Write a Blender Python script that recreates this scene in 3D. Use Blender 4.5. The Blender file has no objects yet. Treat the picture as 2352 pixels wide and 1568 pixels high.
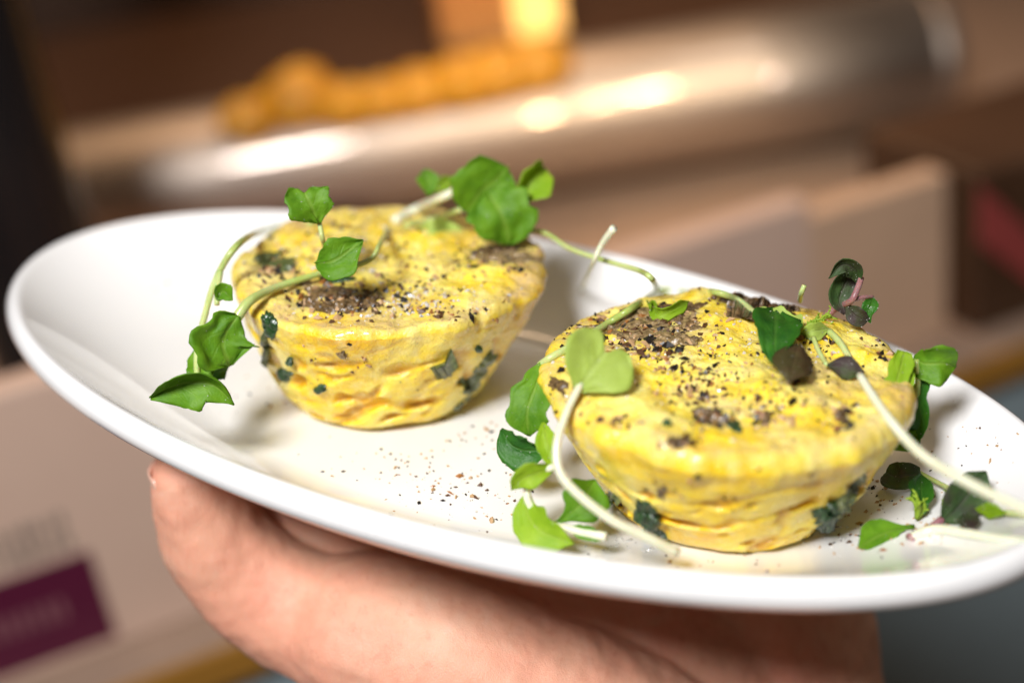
import bpy, math, random
import numpy as np
from mathutils import Vector, Matrix, noise
from mathutils.bvhtree import BVHTree

random.seed(7); np.random.seed(7)
scene = bpy.context.scene
COL = scene.collection
S = 0.01                      # all lengths below are written in centimetres

# ---------------------------------------------------------------- camera, world, lights, exposure
PITCH = math.radians(27); ROLL = math.radians(9); CAM_H = 15.7; FOCAL = 50.0
FW = Vector((0, math.cos(PITCH), -math.sin(PITCH)))      # view direction
UP = Vector((0, math.sin(PITCH), math.cos(PITCH)))
RT = Vector((1, 0, 0))
TILT = Matrix.Rotation(ROLL, 3, FW)                      # the hand holds the plate tilted: plate frame -> room frame
EYE = Vector((0, 0, CAM_H))                              # in the plate frame
def to_room(p): return TILT @ (Vector(p) - EYE) + EYE

cam = bpy.data.cameras.new('camera'); cam_o = bpy.data.objects.new('camera', cam); COL.objects.link(cam_o)
cam.lens = FOCAL; cam.sensor_width = 36; cam.clip_start = 0.01; cam.clip_end = 50
cam.dof.use_dof = True; cam.dof.focus_distance = 28.1*S; cam.dof.aperture_fstop = 4.9
rot = Matrix((RT, UP, -FW)).transposed()                 # columns: right, up, back
cam_o.matrix_world = Matrix.Translation(EYE*S) @ (TILT @ rot).to_4x4()
scene.camera = cam_o

world = bpy.data.worlds.new('World'); scene.world = world; world.use_nodes = True
bg = world.node_tree.nodes['Background']
bg.inputs[0].default_value = (1.0, 0.72, 0.52, 1); bg.inputs[1].default_value = 0.045

def area(name, loc, target, size, power, col):
    l = bpy.data.lights.new(name, 'AREA'); l.size = size*S; l.energy = power; l.color = col; l.shape = 'DISK'
    o = bpy.data.objects.new(name, l); COL.objects.link(o)
    o.location = Vector(loc)*S
    o.rotation_euler = (Vector(target)-Vector(loc)).to_track_quat('-Z', 'Y').to_euler()
    return o
def aimed_spot(name, loc, aim, radius, power, col):
    l = bpy.data.lights.new(name, 'SPOT'); l.spot_size = math.radians(34); l.spot_blend = .5; l.shadow_soft_size = radius*S; l.energy = power; l.color = col
    o = bpy.data.objects.new(name, l); COL.objects.link(o); o.location = Vector(loc)*S
    o.rotation_euler = (Vector(aim)-Vector(loc)).to_track_quat('-Z', 'Y').to_euler()
    return o
area('key_lamp', to_room((-25, -20, 55)), to_room((0, 26, 1)), 20, 8.0, (0.99, 0.98, 0.985))
area('ceiling_lamp', to_room((30, 60, 95)), to_room((0, 30, 0)), 30, 1.3, (1.0, 0.90, 0.80))
cl = area('counter_lamp', (-6, 108, 82), (-3, 96, -10), 8, 1.0, (1.0, 0.66, 0.40))
sl = bpy.data.lights.new('counter_spot', 'SPOT'); sl.energy = 20.0; sl.color = (1.0, 0.66, 0.40); sl.spot_size = math.radians(74); sl.spot_blend = .6; sl.shadow_soft_size = .14
cl.data = sl
scene.view_settings.view_transform = 'Standard'; scene.view_settings.look = 'None'
scene.view_settings.exposure = 0.24; scene.view_settings.gamma = 1.0
scene.cycles.use_denoising = True

# ---------------------------------------------------------------- layout helpers
FPX = 2352*FOCAL/36.0
def A(px, py, d):                 # plate-frame point seen at (px,py) at depth d
    return EYE + (FW + RT*((px-1176)/FPX) + UP*((784-py)/FPX))*d
def W(px, py, d):                 # the same in the room frame
    return to_room(A(px, py, d))
def plane_hit(px, py, z):         # room-frame point on a level plane
    p = W(px, py, 1.0) - EYE
    return EYE + p*((z-EYE.z)/p.z)
def cm(px, d): return px*d/FPX

# ---------------------------------------------------------------- object helpers
ROOTS = {}
def props(o, label=None, cat=None, group=None, kind=None):
    if label: o['label'] = label
    if cat: o['category'] = cat
    if group: o['group'] = group
    if kind: o['kind'] = kind
    return o
def thing(name, base, label, cat, group=None, room=False, yaw=0.0):
    o = bpy.data.objects.new(name, None); COL.objects.link(o); o.empty_display_size = 0.01
    place(o, base, room, yaw); props(o, label, cat, group)
    return o
def place(o, base, room, yaw=0.0):
    base = Vector(base)
    if room:
        m = Matrix.Rotation(yaw, 3, 'Z'); loc = base
    else:
        m = TILT; loc = to_room(base)
    o.matrix_world = Matrix.Translation(loc*S) @ m.to_4x4()
    ROOTS[o.name] = (base, room, yaw)
def mk(name, verts, faces, mats, parent=None, smooth=True, base=None, room=False, yaw=0.0, uv=None, mi=None, attrs=None, local=False):
    """verts in cm: in the plate (or room) frame; local=True: already relative to the parent"""
    top = parent
    while top is not None and top.name not in ROOTS: top = top.parent
    if top is not None: b = ROOTS[top.name][0]
    else: b = Vector(base) if base is not None else Vector((0, 0, 0))
    V = np.asarray([tuple(v) for v in verts], dtype=float)
    if not local: V = V - np.array(b)
    me = bpy.data.meshes.new(name)
    me.from_pydata((V*S).tolist(), [], [tuple(int(i) for i in f) for f in faces])
    if not isinstance(mats, (list, tuple)): mats = [mats]
    for m in mats: me.materials.append(m)
    if mi is not None: me.polygons.foreach_set('material_index', np.asarray(mi, dtype=np.int32))
    me.polygons.foreach_set('use_smooth', [smooth]*len(me.polygons))
    if uv is not None:
        l = me.uv_layers.new(name='UVMap'); li = np.zeros(len(me.loops), dtype=np.int32)
        me.loops.foreach_get('vertex_index', li)
        l.data.foreach_set('uv', np.asarray(uv, dtype=np.float32)[li].ravel())
    if attrs:
        for k, a in attrs.items():
            at = me.attributes.new(k, 'FLOAT', 'POINT'); at.data.foreach_set('value', np.asarray(a, dtype=np.float32))
    me.update()
    o = bpy.data.objects.new(name, me); COL.objects.link(o)
    if parent is not None: o.parent = parent
    else: place(o, b, room, yaw)
    return o
def mod_solid(o, t, off=0.0):
    m = o.modifiers.new('thickness', 'SOLIDIFY'); m.thickness = t*S; m.offset = off
def mod_bevel(o, w, n=2):
    m = o.modifiers.new('bevel', 'BEVEL'); m.width = w*S; m.segments = n; m.limit_method = 'ANGLE'
def grid_faces(nu, nv, wrap=False):
    f = []
    for j in range(nv-1):
        for i in range(nu if wrap else nu-1):
            a = j*nu+i; b = j*nu+(i+1) % nu
            f.append((a, b, b+nu, a+nu))
    return f
def catmull(pts, sub=6):
    P = [np.array(p, dtype=float) for p in pts]
    if len(P) < 3:
        return [P[0]+(P[-1]-P[0])*t for t in np.linspace(0, 1, sub*2+1)]
    P = [2*P[0]-P[1]]+P+[2*P[-1]-P[-2]]; out = []
    for i in range(1, len(P)-2):
        for k in range(sub):
            t = k/sub
            out.append(0.5*((2*P[i])+(-P[i-1]+P[i+1])*t+(2*P[i-1]-5*P[i]+4*P[i+1]-P[i+2])*t*t+(-P[i-1]+3*P[i]-3*P[i+1]+P[i+2])*t**3))
    out.append(P[-2]); return out
def tube_geo(pts, radii, n=10, sub=6):
    pts = [np.append(np.array(p, dtype=float), r) for p, r in zip(pts, radii)]
    C = catmull(pts, sub); V = []; ref = None
    for i, c in enumerate(C):
        p = c[:3]; t = (C[min(i+1, len(C)-1)]-C[max(i-1, 0)])[:3]; t = Vector(t).normalized()
        if ref is None: ref = t.orthogonal().normalized()
        ref = (ref - t*ref.dot(t)).normalized(); q = t.cross(ref)
        for k in range(n):
            a = 2*math.pi*k/n; rr = max(c[3], 0.002)
            V.append(Vector(p)+ref*(math.cos(a)*rr)+q*(math.sin(a)*rr))
    F = grid_faces(n, len(C), True)
    F.append(tuple(range(n-1, -1, -1))); m = (len(C)-1)*n; F.append(tuple(range(m, m+n)))
    return V, F
def box_geo(x0, x1, y0, y1, z0, z1):
    V = [(x, y, z) for z in (z0, z1) for y in (y0, y1) for x in (x0, x1)]
    return V, [(0, 2, 3, 1), (4, 5, 7, 6), (0, 1, 5, 4), (2, 6, 7, 3), (0, 4, 6, 2), (1, 3, 7, 5)]

# ---------------------------------------------------------------- materials
class N:
    def __init__(s, name):
        s.m = bpy.data.materials.new(name); s.m.use_nodes = True; s.t = s.m.node_tree
        s.b = s.t.nodes['Principled BSDF']; s.out = s.t.nodes['Material Output']
    def n(s, k, **kw):
        x = s.t.nodes.new(k)
        for a, v in kw.items(): setattr(x, a, v)
        return x
    def l(s, a, b): s.t.links.new(a, b)
    def set(s, **kw):
        for k, v in kw.items(): s.b.inputs[k.replace('_', ' ')].default_value = v
        return s
    def coord(s):                                       # object coordinates in centimetres
        c = s.n('ShaderNodeTexCoord'); m = s.n('ShaderNodeVectorMath', operation='SCALE'); m.inputs['Scale'].default_value = 100
        s.l(c.outputs['Object'], m.inputs[0]); return m.outputs[0]
    def noise(s, sc, det=4, rough=.55, vec=None, dist=0):
        x = s.n('ShaderNodeTexNoise'); x.inputs['Scale'].default_value = sc; x.inputs['Detail'].default_value = det
        x.inputs['Roughness'].default_value = rough; x.inputs['Distortion'].default_value = dist
        s.l(vec if vec is not None else s.coord(), x.inputs['Vector']); return x.outputs['Fac']
    def ramp(s, fac, stops):
        r = s.n('ShaderNodeValToRGB'); e = r.color_ramp.elements
        while len(e) > 1: e.remove(e[-1])
        for i, (p, c) in enumerate(stops):
            el = e[0] if i == 0 else e.new(p)
            el.position = p; el.color = (c if isinstance(c, tuple) else (c, c, c))+(1,)
        s.l(fac, r.inputs[0]); return r.outputs[0]
    def mix(s, fac, a, b):
        x = s.n('ShaderNodeMix', data_type='RGBA')
        for i, v in ((0, fac), (6, a), (7, b)):
            if isinstance(v, (int, float)): x.inputs[i].default_value = v
            elif isinstance(v, tuple): x.inputs[i].default_value = v+(1,)
            else: s.l(v, x.inputs[i])
        return x.outputs[2]
    def math(s, op, a, b=0.0, c=None):
        x = s.n('ShaderNodeMath', operation=op)
        for i, v in enumerate((a, b) if c is None else (a, b, c)):
            if isinstance(v, (int, float)): x.inputs[i].default_value = v
            else: s.l(v, x.inputs[i])
        return x.outputs[0]
    def attr(s, name):
        x = s.n('ShaderNodeAttribute', attribute_name=name); return x.outputs['Fac']
    def bump(s, h, dist, strength=1.0):
        x = s.n('ShaderNodeBump'); x.inputs['Distance'].default_value = dist*S; x.inputs['Strength'].default_value = strength
        s.l(h, x.inputs['Height']); s.l(x.outputs[0], s.b.inputs['Normal']); return s
    def color(s, c):
        if isinstance(c, tuple): s.b.inputs['Base Color'].default_value = c+(1,)
        else: s.l(c, s.b.inputs['Base Color'])
        return s
def plain(name, col, rough=.5, metal=0., var=.15, sc=1.0, coat=0.):
    m = N(name); f = m.noise(sc)
    m.color(m.mix(f, tuple(c*(1-var) for c in col), tuple(min(1, c*(1+var)) for c in col)))
    return m.set(Roughness=rough, Metallic=metal, Coat_Weight=coat).m

def mat_porcelain():
    m = N('white porcelain'); f = m.noise(.35, 3)
    m.color(m.mix(f, (.80, .80, .80), (.84, .835, .825))).set(Roughness=.16, Coat_Weight=.9, Coat_Roughness=.035, IOR=1.5)
    m.l(m.ramp(m.noise(1.6, 5), [(.3, .10), (.8, .26)]), m.b.inputs['Roughness'])
    return m.bump(m.noise(.9, 2), .006, .5).m
def mat_egg():
    m = N('baked egg'); v = m.coord()
    top, tan, deep = m.attr('top'), m.attr('tan'), m.attr('deep')
    f1 = m.noise(.75, 5, .6, v, .4); f2 = m.noise(3.2, 5, .6, v); f3 = m.noise(14, 3, .6, v)
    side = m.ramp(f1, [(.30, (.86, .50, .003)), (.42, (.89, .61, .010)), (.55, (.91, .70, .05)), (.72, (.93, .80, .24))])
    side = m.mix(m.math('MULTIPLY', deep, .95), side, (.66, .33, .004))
    tp = m.ramp(f1, [(.30, (.88, .55, .006)), (.44, (.91, .67, .035)), (.60, (.92, .77, .18)), (.75, (.93, .83, .38))])
    c = m.mix(top, side, tp)
    c = m.mix(m.ramp(f2, [(.48, 0.), (.74, .6)]), c, (.90, .78, .34))
    t2 = m.math('MULTIPLY', tan, m.ramp(f2, [(.30, .30), (.62, 1.)]))
    c = m.mix(t2, c, (.60, .42, .18))
    c = m.mix(m.math('MULTIPLY', m.ramp(f3, [(.56, 0.), (.72, .75)]), tan), c, (.17, .095, .04))
    sp = m.noise(5.5, 2, .5, v); c = m.mix(m.ramp(sp, [(.70, 0.), (.77, .6)]), c, (.34, .24, .07))
    m.color(c).set(Subsurface_Weight=.30, Subsurface_Scale=.004, Roughness=.36, Coat_Weight=.35, Coat_Roughness=.10)
    m.b.inputs['Subsurface Radius'].default_value = (1., .65, .18)
    m.l(m.ramp(m.noise(5, 3, .6, v), [(.35, .18), (.7, .5)]), m.b.inputs['Roughness'])
    h = m.math('ADD', m.math('MULTIPLY', f3, .35), m.math('MULTIPLY', m.noise(34, 2, .5, v), .15))
    return m.bump(h, .13, .65).m
def mat_leaf(name, dark, light, vein, trans=.3, rough=.38, purple=None):
    m = N(name); v = m.coord()
    uvn = m.n('ShaderNodeUVMap', uv_map='UVMap'); sp = m.n('ShaderNodeSeparateXYZ'); m.l(uvn.outputs[0], sp.inputs[0])
    au = m.math('ABSOLUTE', sp.outputs[0])
    mid = m.ramp(au, [(0., 1.), (.05, .8), (.11, 0.)])
    wv = m.math('SINE', m.math('MULTIPLY', m.math('SUBTRACT', sp.outputs[1], m.math('MULTIPLY', au, .42)), 27.))
    sv = m.math('MULTIPLY', m.ramp(wv, [(.80, 0.), (.99, .4)]), m.ramp(au, [(.0, 1.), (.9, .1)]))
    ven = m.math('MAXIMUM', mid, sv)
    f = m.noise(2.2, 5, .6, v)
    c = m.mix(m.ramp(f, [(.3, 0.), (.7, 1.)]), dark, light)
    if purple: c = m.mix(m.ramp(m.noise(1.3, 4, .6, v), [(.42, 0.), (.62, .85)]), c, purple)
    c = m.mix(m.math('MULTIPLY', ven, .30), c, vein)
    m.color(c).set(Roughness=rough+.14, Specular_IOR_Level=.35)
    h = m.math('ADD', m.math('MULTIPLY', ven, -.6), m.math('MULTIPLY', m.noise(22, 3, .6, v), .5))
    m.bump(h, .030, .8)
    tr = m.n('ShaderNodeBsdfTranslucent'); m.l(m.mix(.45, c, (min(1, light[0]*2.4+.05), min(1, light[1]*1.9), light[2]*.6)), tr.inputs[0])
    mx = m.n('ShaderNodeMixShader'); mx.inputs[0].default_value = trans
    m.l(m.b.outputs[0], mx.inputs[1]); m.l(tr.outputs[0], mx.inputs[2]); m.l(mx.outputs[0], m.out.inputs[0])
    return m.m
def mat_stem(name, a, b):
    m = N(name); f = m.noise(1.1, 3)
    m.color(m.mix(m.ramp(f, [(.35, 0.), (.65, 1.)]), a, b)).set(Roughness=.32, Subsurface_Weight=.35, Subsurface_Scale=.002, Coat_Weight=.2)
    return m.bump(m.noise(16, 3), .012, .6).m
def mat_skin():
    m = N('skin'); v = m.coord()
    c = m.mix(m.ramp(m.noise(.30, 4, .6, v), [(.35, 0.), (.68, 1.)]), (.72, .39, .26), (.73, .32, .215))
    c = m.mix(m.ramp(m.noise(.8, 5, .65, v, .8), [(.50, 0.), (.72, .5)]), c, (.74, .48, .35))
    st = m.n('ShaderNodeMapping'); st.inputs['Scale'].default_value = (2.4, 1.6, .45); m.l(v, st.inputs[0])
    cr = m.noise(2.4, 4, .6, st.outputs[0], .5)
    c = m.mix(m.ramp(cr, [(.56, 0.), (.72, .40)]), c, (.58, .22, .14))
    m.color(c).set(Roughness=.55, Subsurface_Weight=.25, Subsurface_Scale=.003)
    m.b.inputs['Subsurface Radius'].default_value = (1., .35, .18)
    vo = m.n('ShaderNodeTexVoronoi'); vo.inputs['Scale'].default_value = 22; m.l(st.outputs[0], vo.inputs['Vector'])
    h = m.math('ADD', m.math('MULTIPLY', vo.outputs['Distance'], .5), m.math('MULTIPLY', cr, .9))
    return m.bump(h, .045, .4).m

M_PORC = mat_porcelain(); M_EGG = mat_egg(); M_SKIN = mat_skin()
M_LEAF = mat_leaf('fresh green leaf', (.075, .22, .006), (.17, .36, .014), (.34, .48, .08))
M_LEAFD = mat_leaf('deep green leaf', (.016, .10, .010), (.045, .18, .012), (.12, .26, .04), .22, .3)
M_LEAFP = mat_leaf('pale green leaf', (.40, .54, .09), (.48, .62, .15), (.54, .66, .24), .35)
M_LEAFL = mat_leaf('lime leaf', (.22, .42, .010), (.36, .54, .03), (.48, .60, .12), .4)
M_LEAFV = mat_leaf('purple tinged leaf', (.025, .060, .016), (.06, .115, .025), (.10, .06, .07), .12, .45, (.050, .022, .030))
M_LEAFB = mat_leaf('brown green leaf', (.045, .040, .010), (.070, .055, .014), (.10, .07, .03), .1, .5, (.06, .028, .010))
M_STEMW = mat_stem('white stem', (.66, .66, .46), (.74, .76, .60))
M_STEMG = mat_stem('green stem', (.34, .44, .10), (.50, .58, .24))
M_STEMV = mat_stem('purple stem', (.24, .10, .12), (.40, .22, .20))
def mat_mush(name, a, b):
    m = N(name); f = m.noise(7.5, 5, .7)
    m.color(m.mix(m.ramp(f, [(.35, 0.), (.65, 1.)]), a, b)).set(Roughness=.3, Coat_Weight=.4, Coat_Roughness=.15)
    return m.bump(m.noise(9, 3, .55), .06, .6).m
M_MUSH = mat_mush('cooked mushroom', (.030, .016, .007), (.22, .135, .055))
M_MUSHG = mat_mush('grey mushroom', (.055, .032, .014), (.42, .29, .13))
M_SPIN = mat_mush('cooked spinach', (.005, .022, .006), (.020, .075, .016))
M_OLIVE = mat_mush('olive spinach', (.030, .055, .014), (.15, .17, .05))
M_PEP = [plain('black pepper', (.012, .009, .008), .35), plain('brown pepper', (.085, .036, .014), .4, coat=.3),
         plain('tan pepper', (.44, .27, .13), .5), plain('rust pepper', (.30, .12, .03), .4)]
def mat_salt():
    m = N('salt crystal'); m.color((.86, .84, .80)).set(Roughness=.12, Transmission_Weight=.45, IOR=1.45); return m.m
M_SALT = mat_salt()

# ---------------------------------------------------------------- plate
PC = Vector((-.82, 27.15, 0)); PA, PB, PANG = 12.28, 6.20, math.radians(-30)
def plate_xy(r, th):
    x, y = PA*r*math.cos(th), PB*r*math.sin(th)
    return PC.x+x*math.cos(PANG)-y*math.sin(PANG), PC.y+x*math.sin(PANG)+y*math.cos(PANG)
def build_plate():
    prof = []                                             # (relative radius, offset outwards in cm, z)
    for r in np.linspace(.02, .60, 14): prof.append((r, 0, 0.0))
    for t in np.linspace(.02, 1, 34): prof.append((.60+.385*t, 0, 1.62*(.22*t+.78*t*t*(1.35-.35*t))**1.15))
    z1 = 1.62
    for a in np.linspace(75, -80, 14):
        a = math.radians(a); prof.append((.985, .02+.30*math.cos(a), z1-.31+.33*math.sin(a)))
    for t in np.linspace(.06, 1, 16): prof.append((.985-.36*t, .05*(1-t), z1-.64-1.62*t**.75))
    prof += [(.61, 0, -.85), (.585, 0, -.85), (.575, 0, -.62)]
    for r in (.4, .2, .02): prof.append((r, 0, -.60))
    n = 220; V = []
    for r, off, z in prof:
        for k in range(n):
            th = 2*math.pi*k/n; x, y = plate_xy(r, th)
            nx, ny = math.cos(th)/PA, math.sin(th)/PB; L = math.hypot(nx, ny); nx /= L; ny /= L
            x += off*(nx*math.cos(PANG)-ny*math.sin(PANG)); y += off*(nx*math.sin(PANG)+ny*math.cos(PANG))
            V.append((x, y, z))
    F = grid_faces(n, len(prof), True)
    V.append((PC.x, PC.y, 0)); c0 = len(V)-1; V.append((PC.x, PC.y, -.6)); c1 = len(V)-1
    for k in range(n): F.append((c0, (k+1) % n, k)); m = (len(prof)-1)*n; F.append((c1, m+k, m+(k+1) % n))
    return V, [tuple(reversed(f)) for f in F]
PV, PF = build_plate()
props(mk('plate', PV, PF, M_PORC, base=PC+Vector((0, 0, -.85))), 'glossy white oval porcelain plate held up by the hand', 'plate')
BVH_P = BVHTree.FromPolygons([Vector(v) for v in PV], PF)

# ---------------------------------------------------------------- egg muffins
def fbm(x, y, z, o=4): return noise.fractal(Vector((x, y, z)), 1.0, 2.0, o)
def build_muffin(c, Rb, Rt, h, seed, lean, crown, soft, crust):
    """rings from the base centre over the side and the rim to the top centre"""
    prof = [(Rb*t, 0.0, 0, 0) for t in (.1, .4, .7, .9)]
    ns = 84
    for i in range(ns+1):
        s = i/ns
        r = Rb+(Rt-Rb)*(1-(1-s)**1.14)+.02*math.sin(math.pi*s)
        prof.append((r*(1-.09*max(0, 1-s/.12)**2), s*(h-soft), s, 0))
    for i in range(1, 15):
        a = i/14*math.pi/2; prof.append((Rt-soft*.9*(1-math.cos(a)), h-soft+soft*math.sin(a), 1, i/14))
    rin = Rt-soft*.9
    for i in range(1, 72):
        q = i/72; prof.append((rin*(1-q), h+crown*(1-(1-q)**2), 1, 1+q))
    n = 330; V = []; tp = []; tn = []; dp = []; so = seed*13.7
    for (r, z, s, t) in prof:
        for k in range(n):
            th = 2*math.pi*k/n; cx, cy = math.cos(th), math.sin(th)
            e = 1+.030*fbm(cx*1.1+so, cy*1.1, z*.12, 3)
            rimw = max(0, 1-abs((s-1)*5))*(1 if t < 1 else max(0, 1-(t-1)*6))
            e += rimw*.045*fbm(cx*4.2+so, cy*4.2, 5, 4)
            x, y = cx*r*e, cy*r*e; zz = z; d = 0.; deep = 0.
            if t == 0 and z > 0:
                low = min(1, max(0, (1-s)*2.0))
                ux, uy = cx*r, cy*r
                w1 = .55*fbm(ux*.5+so, uy*.5, z*.6, 3); sh = z+.30*math.sin(th*3+seed)+w1
                fold = 1-abs(noise.noise(Vector((ux*.62+so, uy*.62+w1*.5, sh*1.35))))*2.4
                pit = max(0, noise.noise(Vector((ux*1.05+so+9, uy*1.05, sh*2.3)))-.10)
                pit2 = max(0, noise.noise(Vector((ux*2.4+so+5, uy*2.4, sh*3.6)))-.22)
                fine = fbm(ux*2.6+so, uy*2.6, z*2.6, 4)
                d = .085*fbm(ux*.55+so, uy*.55, z*.6, 4)+low*(.038*fold-.42*pit-.34*pit2)+.022*fine
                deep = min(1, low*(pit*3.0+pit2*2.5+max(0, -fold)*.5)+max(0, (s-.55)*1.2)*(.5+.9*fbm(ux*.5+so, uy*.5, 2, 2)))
                x += cx*d; y += cy*d; zz += d*.25
            elif t > 0:
                w = min(1, t)
                b = .15*fbm(x*.55+so, y*.55, 3, 4)+.050*fbm(x*1.9+so, y*1.9, 1, 4)+.018*fbm(x*6+so, y*6, 1, 3)
                zz += b*w*1.2; ux, uy = cx*r, cy*r; d = (.085*fbm(ux*.55+so, uy*.55, z*.6, 4)+.022*fbm(ux*2.6+so, uy*2.6, z*2.6, 4))*(1-w); x += cx*d; y += cy*d
            tx = lean[0]*zz; ty = lean[1]*zz
            V.append((c[0]+x+tx, c[1]+y+ty, max(c[2]+zz, c[2])))
            tp.append(min(1, t)); rim = math.exp(-((r/Rt-.96)/.09)**2) if t > 0 else 0
            tf = fbm(x*.6+so+4, y*.6, 7, 3)
            tn.append(min(1, max(0, (.55*rim+.9*max(0, tf+crust))*min(1, t*1.2)+(max(0, s-.93)*4*.5 if t == 0 else 0))))
            dp.append(max(0, min(1, deep)))
    F = grid_faces(n, len(prof), True)
    V.append((c[0], c[1], c[2])); tp.append(0); tn.append(0); dp.append(0); c0 = len(V)-1
    V.append((c[0]+lean[0]*h, c[1]+lean[1]*h, c[2]+h+crown+.02)); tp.append(1); tn.append(.2); dp.append(0); c1 = len(V)-1
    m = (len(prof)-1)*n
    for k in range(n): F.append((c0, (k+1) % n, k)); F.append((c1, m+k, m+(k+1) % n))
    return V, F, dict(top=tp, tan=tn, deep=dp)
NEAR_C = (4.20, 24.05, .012); FAR_C = (-2.98, 28.75, .012)
NV, NF, NA = build_muffin(NEAR_C, 2.15, 3.52, 2.95, 1.0, (-.03, 0), .14, .34, .12)
FV, FF, FA = build_muffin(FAR_C, 2.30, 3.46, 3.0, 2.3, (.09, .02), .08, .20, .38)
near = thing('egg_muffin', NEAR_C, 'near egg muffin at right with peppered top and a long pale stem across it', 'egg muffin', 'egg muffins on the plate')
far = thing('egg_muffin', FAR_C, 'far egg muffin at left with a dark mushroom patch on its front edge', 'egg muffin', 'egg muffins on the plate')
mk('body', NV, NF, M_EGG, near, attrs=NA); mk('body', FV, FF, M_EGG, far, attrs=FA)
BVH_N = BVHTree.FromPolygons([Vector(v) for v in NV], NF); BVH_F = BVHTree.FromPolygons([Vector(v) for v in FV], FF)
def O(px, py, lift=0.0, only=None):
    """surface point seen at (px,py), moved lift cm towards the viewer"""
    d = (A(px, py, 1.0)-EYE).normalized(); best = None
    for b in ((BVH_P, BVH_N, BVH_F) if only is None else (only,)):
        h = b.ray_cast(EYE, d)
        if h[0] is not None and (best is None or h[3] < best[3]): best = h
    if best is None:
        p = A(px, py, 29.0); q = min((b.find_nearest(p) for b in (BVH_P, BVH_N, BVH_F)), key=lambda h: h[3])
        dd = (q[0]-EYE).dot(FW); return A(px, py, dd-lift)
    return best[0]-d*lift
def O2(px, py, lift, only):
    d = (A(px, py, 1.0)-EYE).normalized(); h = only.ray_cast(EYE, d); p = h[0]
    if p is None:
        q = only.find_nearest(A(px, py, 28.5)); p = q[0]+q[1]*lift
    return p
def patch(root, name, bvh, cx, cy, rx, ry, ang, mat, lift=.035, seed=0, jag=.35, fr=3.4):
    nr, na = 26, 84; V = []
    ca, sa = math.cos(ang), math.sin(ang)
    for j in range(nr+1):
        q = j/nr
        for k in range(na):
            th = 2*math.pi*k/na
            w = 1+jag*fbm(math.cos(th)*1.5+seed*3.1, math.sin(th)*1.5, seed, 3)*1.6
            x, y = rx*q*w*math.cos(th), ry*q*w*math.sin(th)
            p = O2(cx+x*ca-y*sa, cy+x*sa+y*ca, 0, bvh)
            nn = bvh.find_nearest(p)[1]
            l = lift*(1.0-q**3)*1.0+.10*lift/.05*fbm(p.x*fr+seed, p.y*fr, p.z*fr, 5)-(.05 if q > .97 else 0)
            V.append(p+nn*l)
    return mk(name, V, grid_faces(na, nr+1, True), mat, root)
for i, (cx, cy, rx, ry, a, mt, l) in enumerate([
        (1490, 748, 120, 40, -.12, M_MUSHG, .032), (1560, 720, 70, 26, -.1, M_MUSH, .05), (1740, 690, 88, 22, .12, M_MUSH, .05), (1560, 782, 52, 16, .0, M_MUSHG, .05),
        (1380, 690, 40, 20, -.3, M_MUSHG, .04), (1632, 962, 40, 20, .25, M_MUSH, .06), (1562, 1014, 27, 13, 0, M_MUSH, .06),
        (1690, 980, 22, 10, .5, M_SPIN, .05), (1530, 968, 14, 12, 0, M_SPIN, .06), (1932, 960, 22, 14, .6, M_MUSH, .05), (1758, 965, 12, 18, .3, M_MUSH, .05),
        (2050, 778, 46, 9, .75, M_MUSH, .05), (1520, 1132, 15, 17, 0, M_MUSH, .03), (1285, 885, 24, 16, .4, M_MUSH, .04)]):
    patch(near, 'mushroom_piece' if mt is not M_SPIN else 'spinach_piece', BVH_N, cx, cy, rx, ry, a, mt, l, i+1)
for i, (cx, cy, rx, ry, a, mt) in enumerate([
        (1495, 1198, 26, 62, -.55, M_SPIN), (1945, 1140, 14, 60, .62, M_OLIVE), (1905, 1180, 18, 52, .75, M_SPIN), (1400, 1150, 24, 22, 0, M_OLIVE), (1885, 1175, 20, 12, 0, M_SPIN)]):
    patch(near, 'spinach_piece', BVH_N, cx, cy, rx, ry, a, mt, .085, i+31, .3, 3.0)
for i, (cx, cy, rx, ry, a, mt, l) in enumerate([
        (775, 690, 92, 34, .10, M_MUSH, .06), (640, 605, 44, 20, .15, M_OLIVE, .05), (1160, 592, 70, 18, .1, M_MUSHG, .05), (770, 640, 44, 9, .1, M_SPIN, .04), (1140, 575, 50, 12, 0, M_MUSH, .04),
        (620, 590, 24, 9, 0, M_MUSH, .05), (700, 655, 40, 12, .2, M_MUSHG, .04)]):
    patch(far, 'mushroom_piece' if mt is not M_SPIN else 'spinach_piece', BVH_F, cx, cy, rx, ry, a, mt, l, i+51)
for i, (cx, cy, rx, ry, a, mt) in enumerate([
        (618, 745, 17, 34, -.2, M_SPIN), (612, 800, 7, 48, -.1, M_OLIVE), (656, 858, 17, 13, .5, M_SPIN), (736, 890, 14, 8, -.2, M_SPIN),
        (1118, 830, 11, 32, .6, M_OLIVE), (1090, 870, 16, 40, .6, M_OLIVE), (1060, 940, 14, 36, .75, M_OLIVE), (1098, 800, 7, 7, 0, M_SPIN), (668, 825, 7, 6, 0, M_SPIN), (785, 815, 12, 9, 0, M_MUSHG)]):
    patch(far, 'spinach_piece', BVH_F, cx, cy, rx, ry, a, mt, .06, i+71, .3, 2.2)

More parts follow.
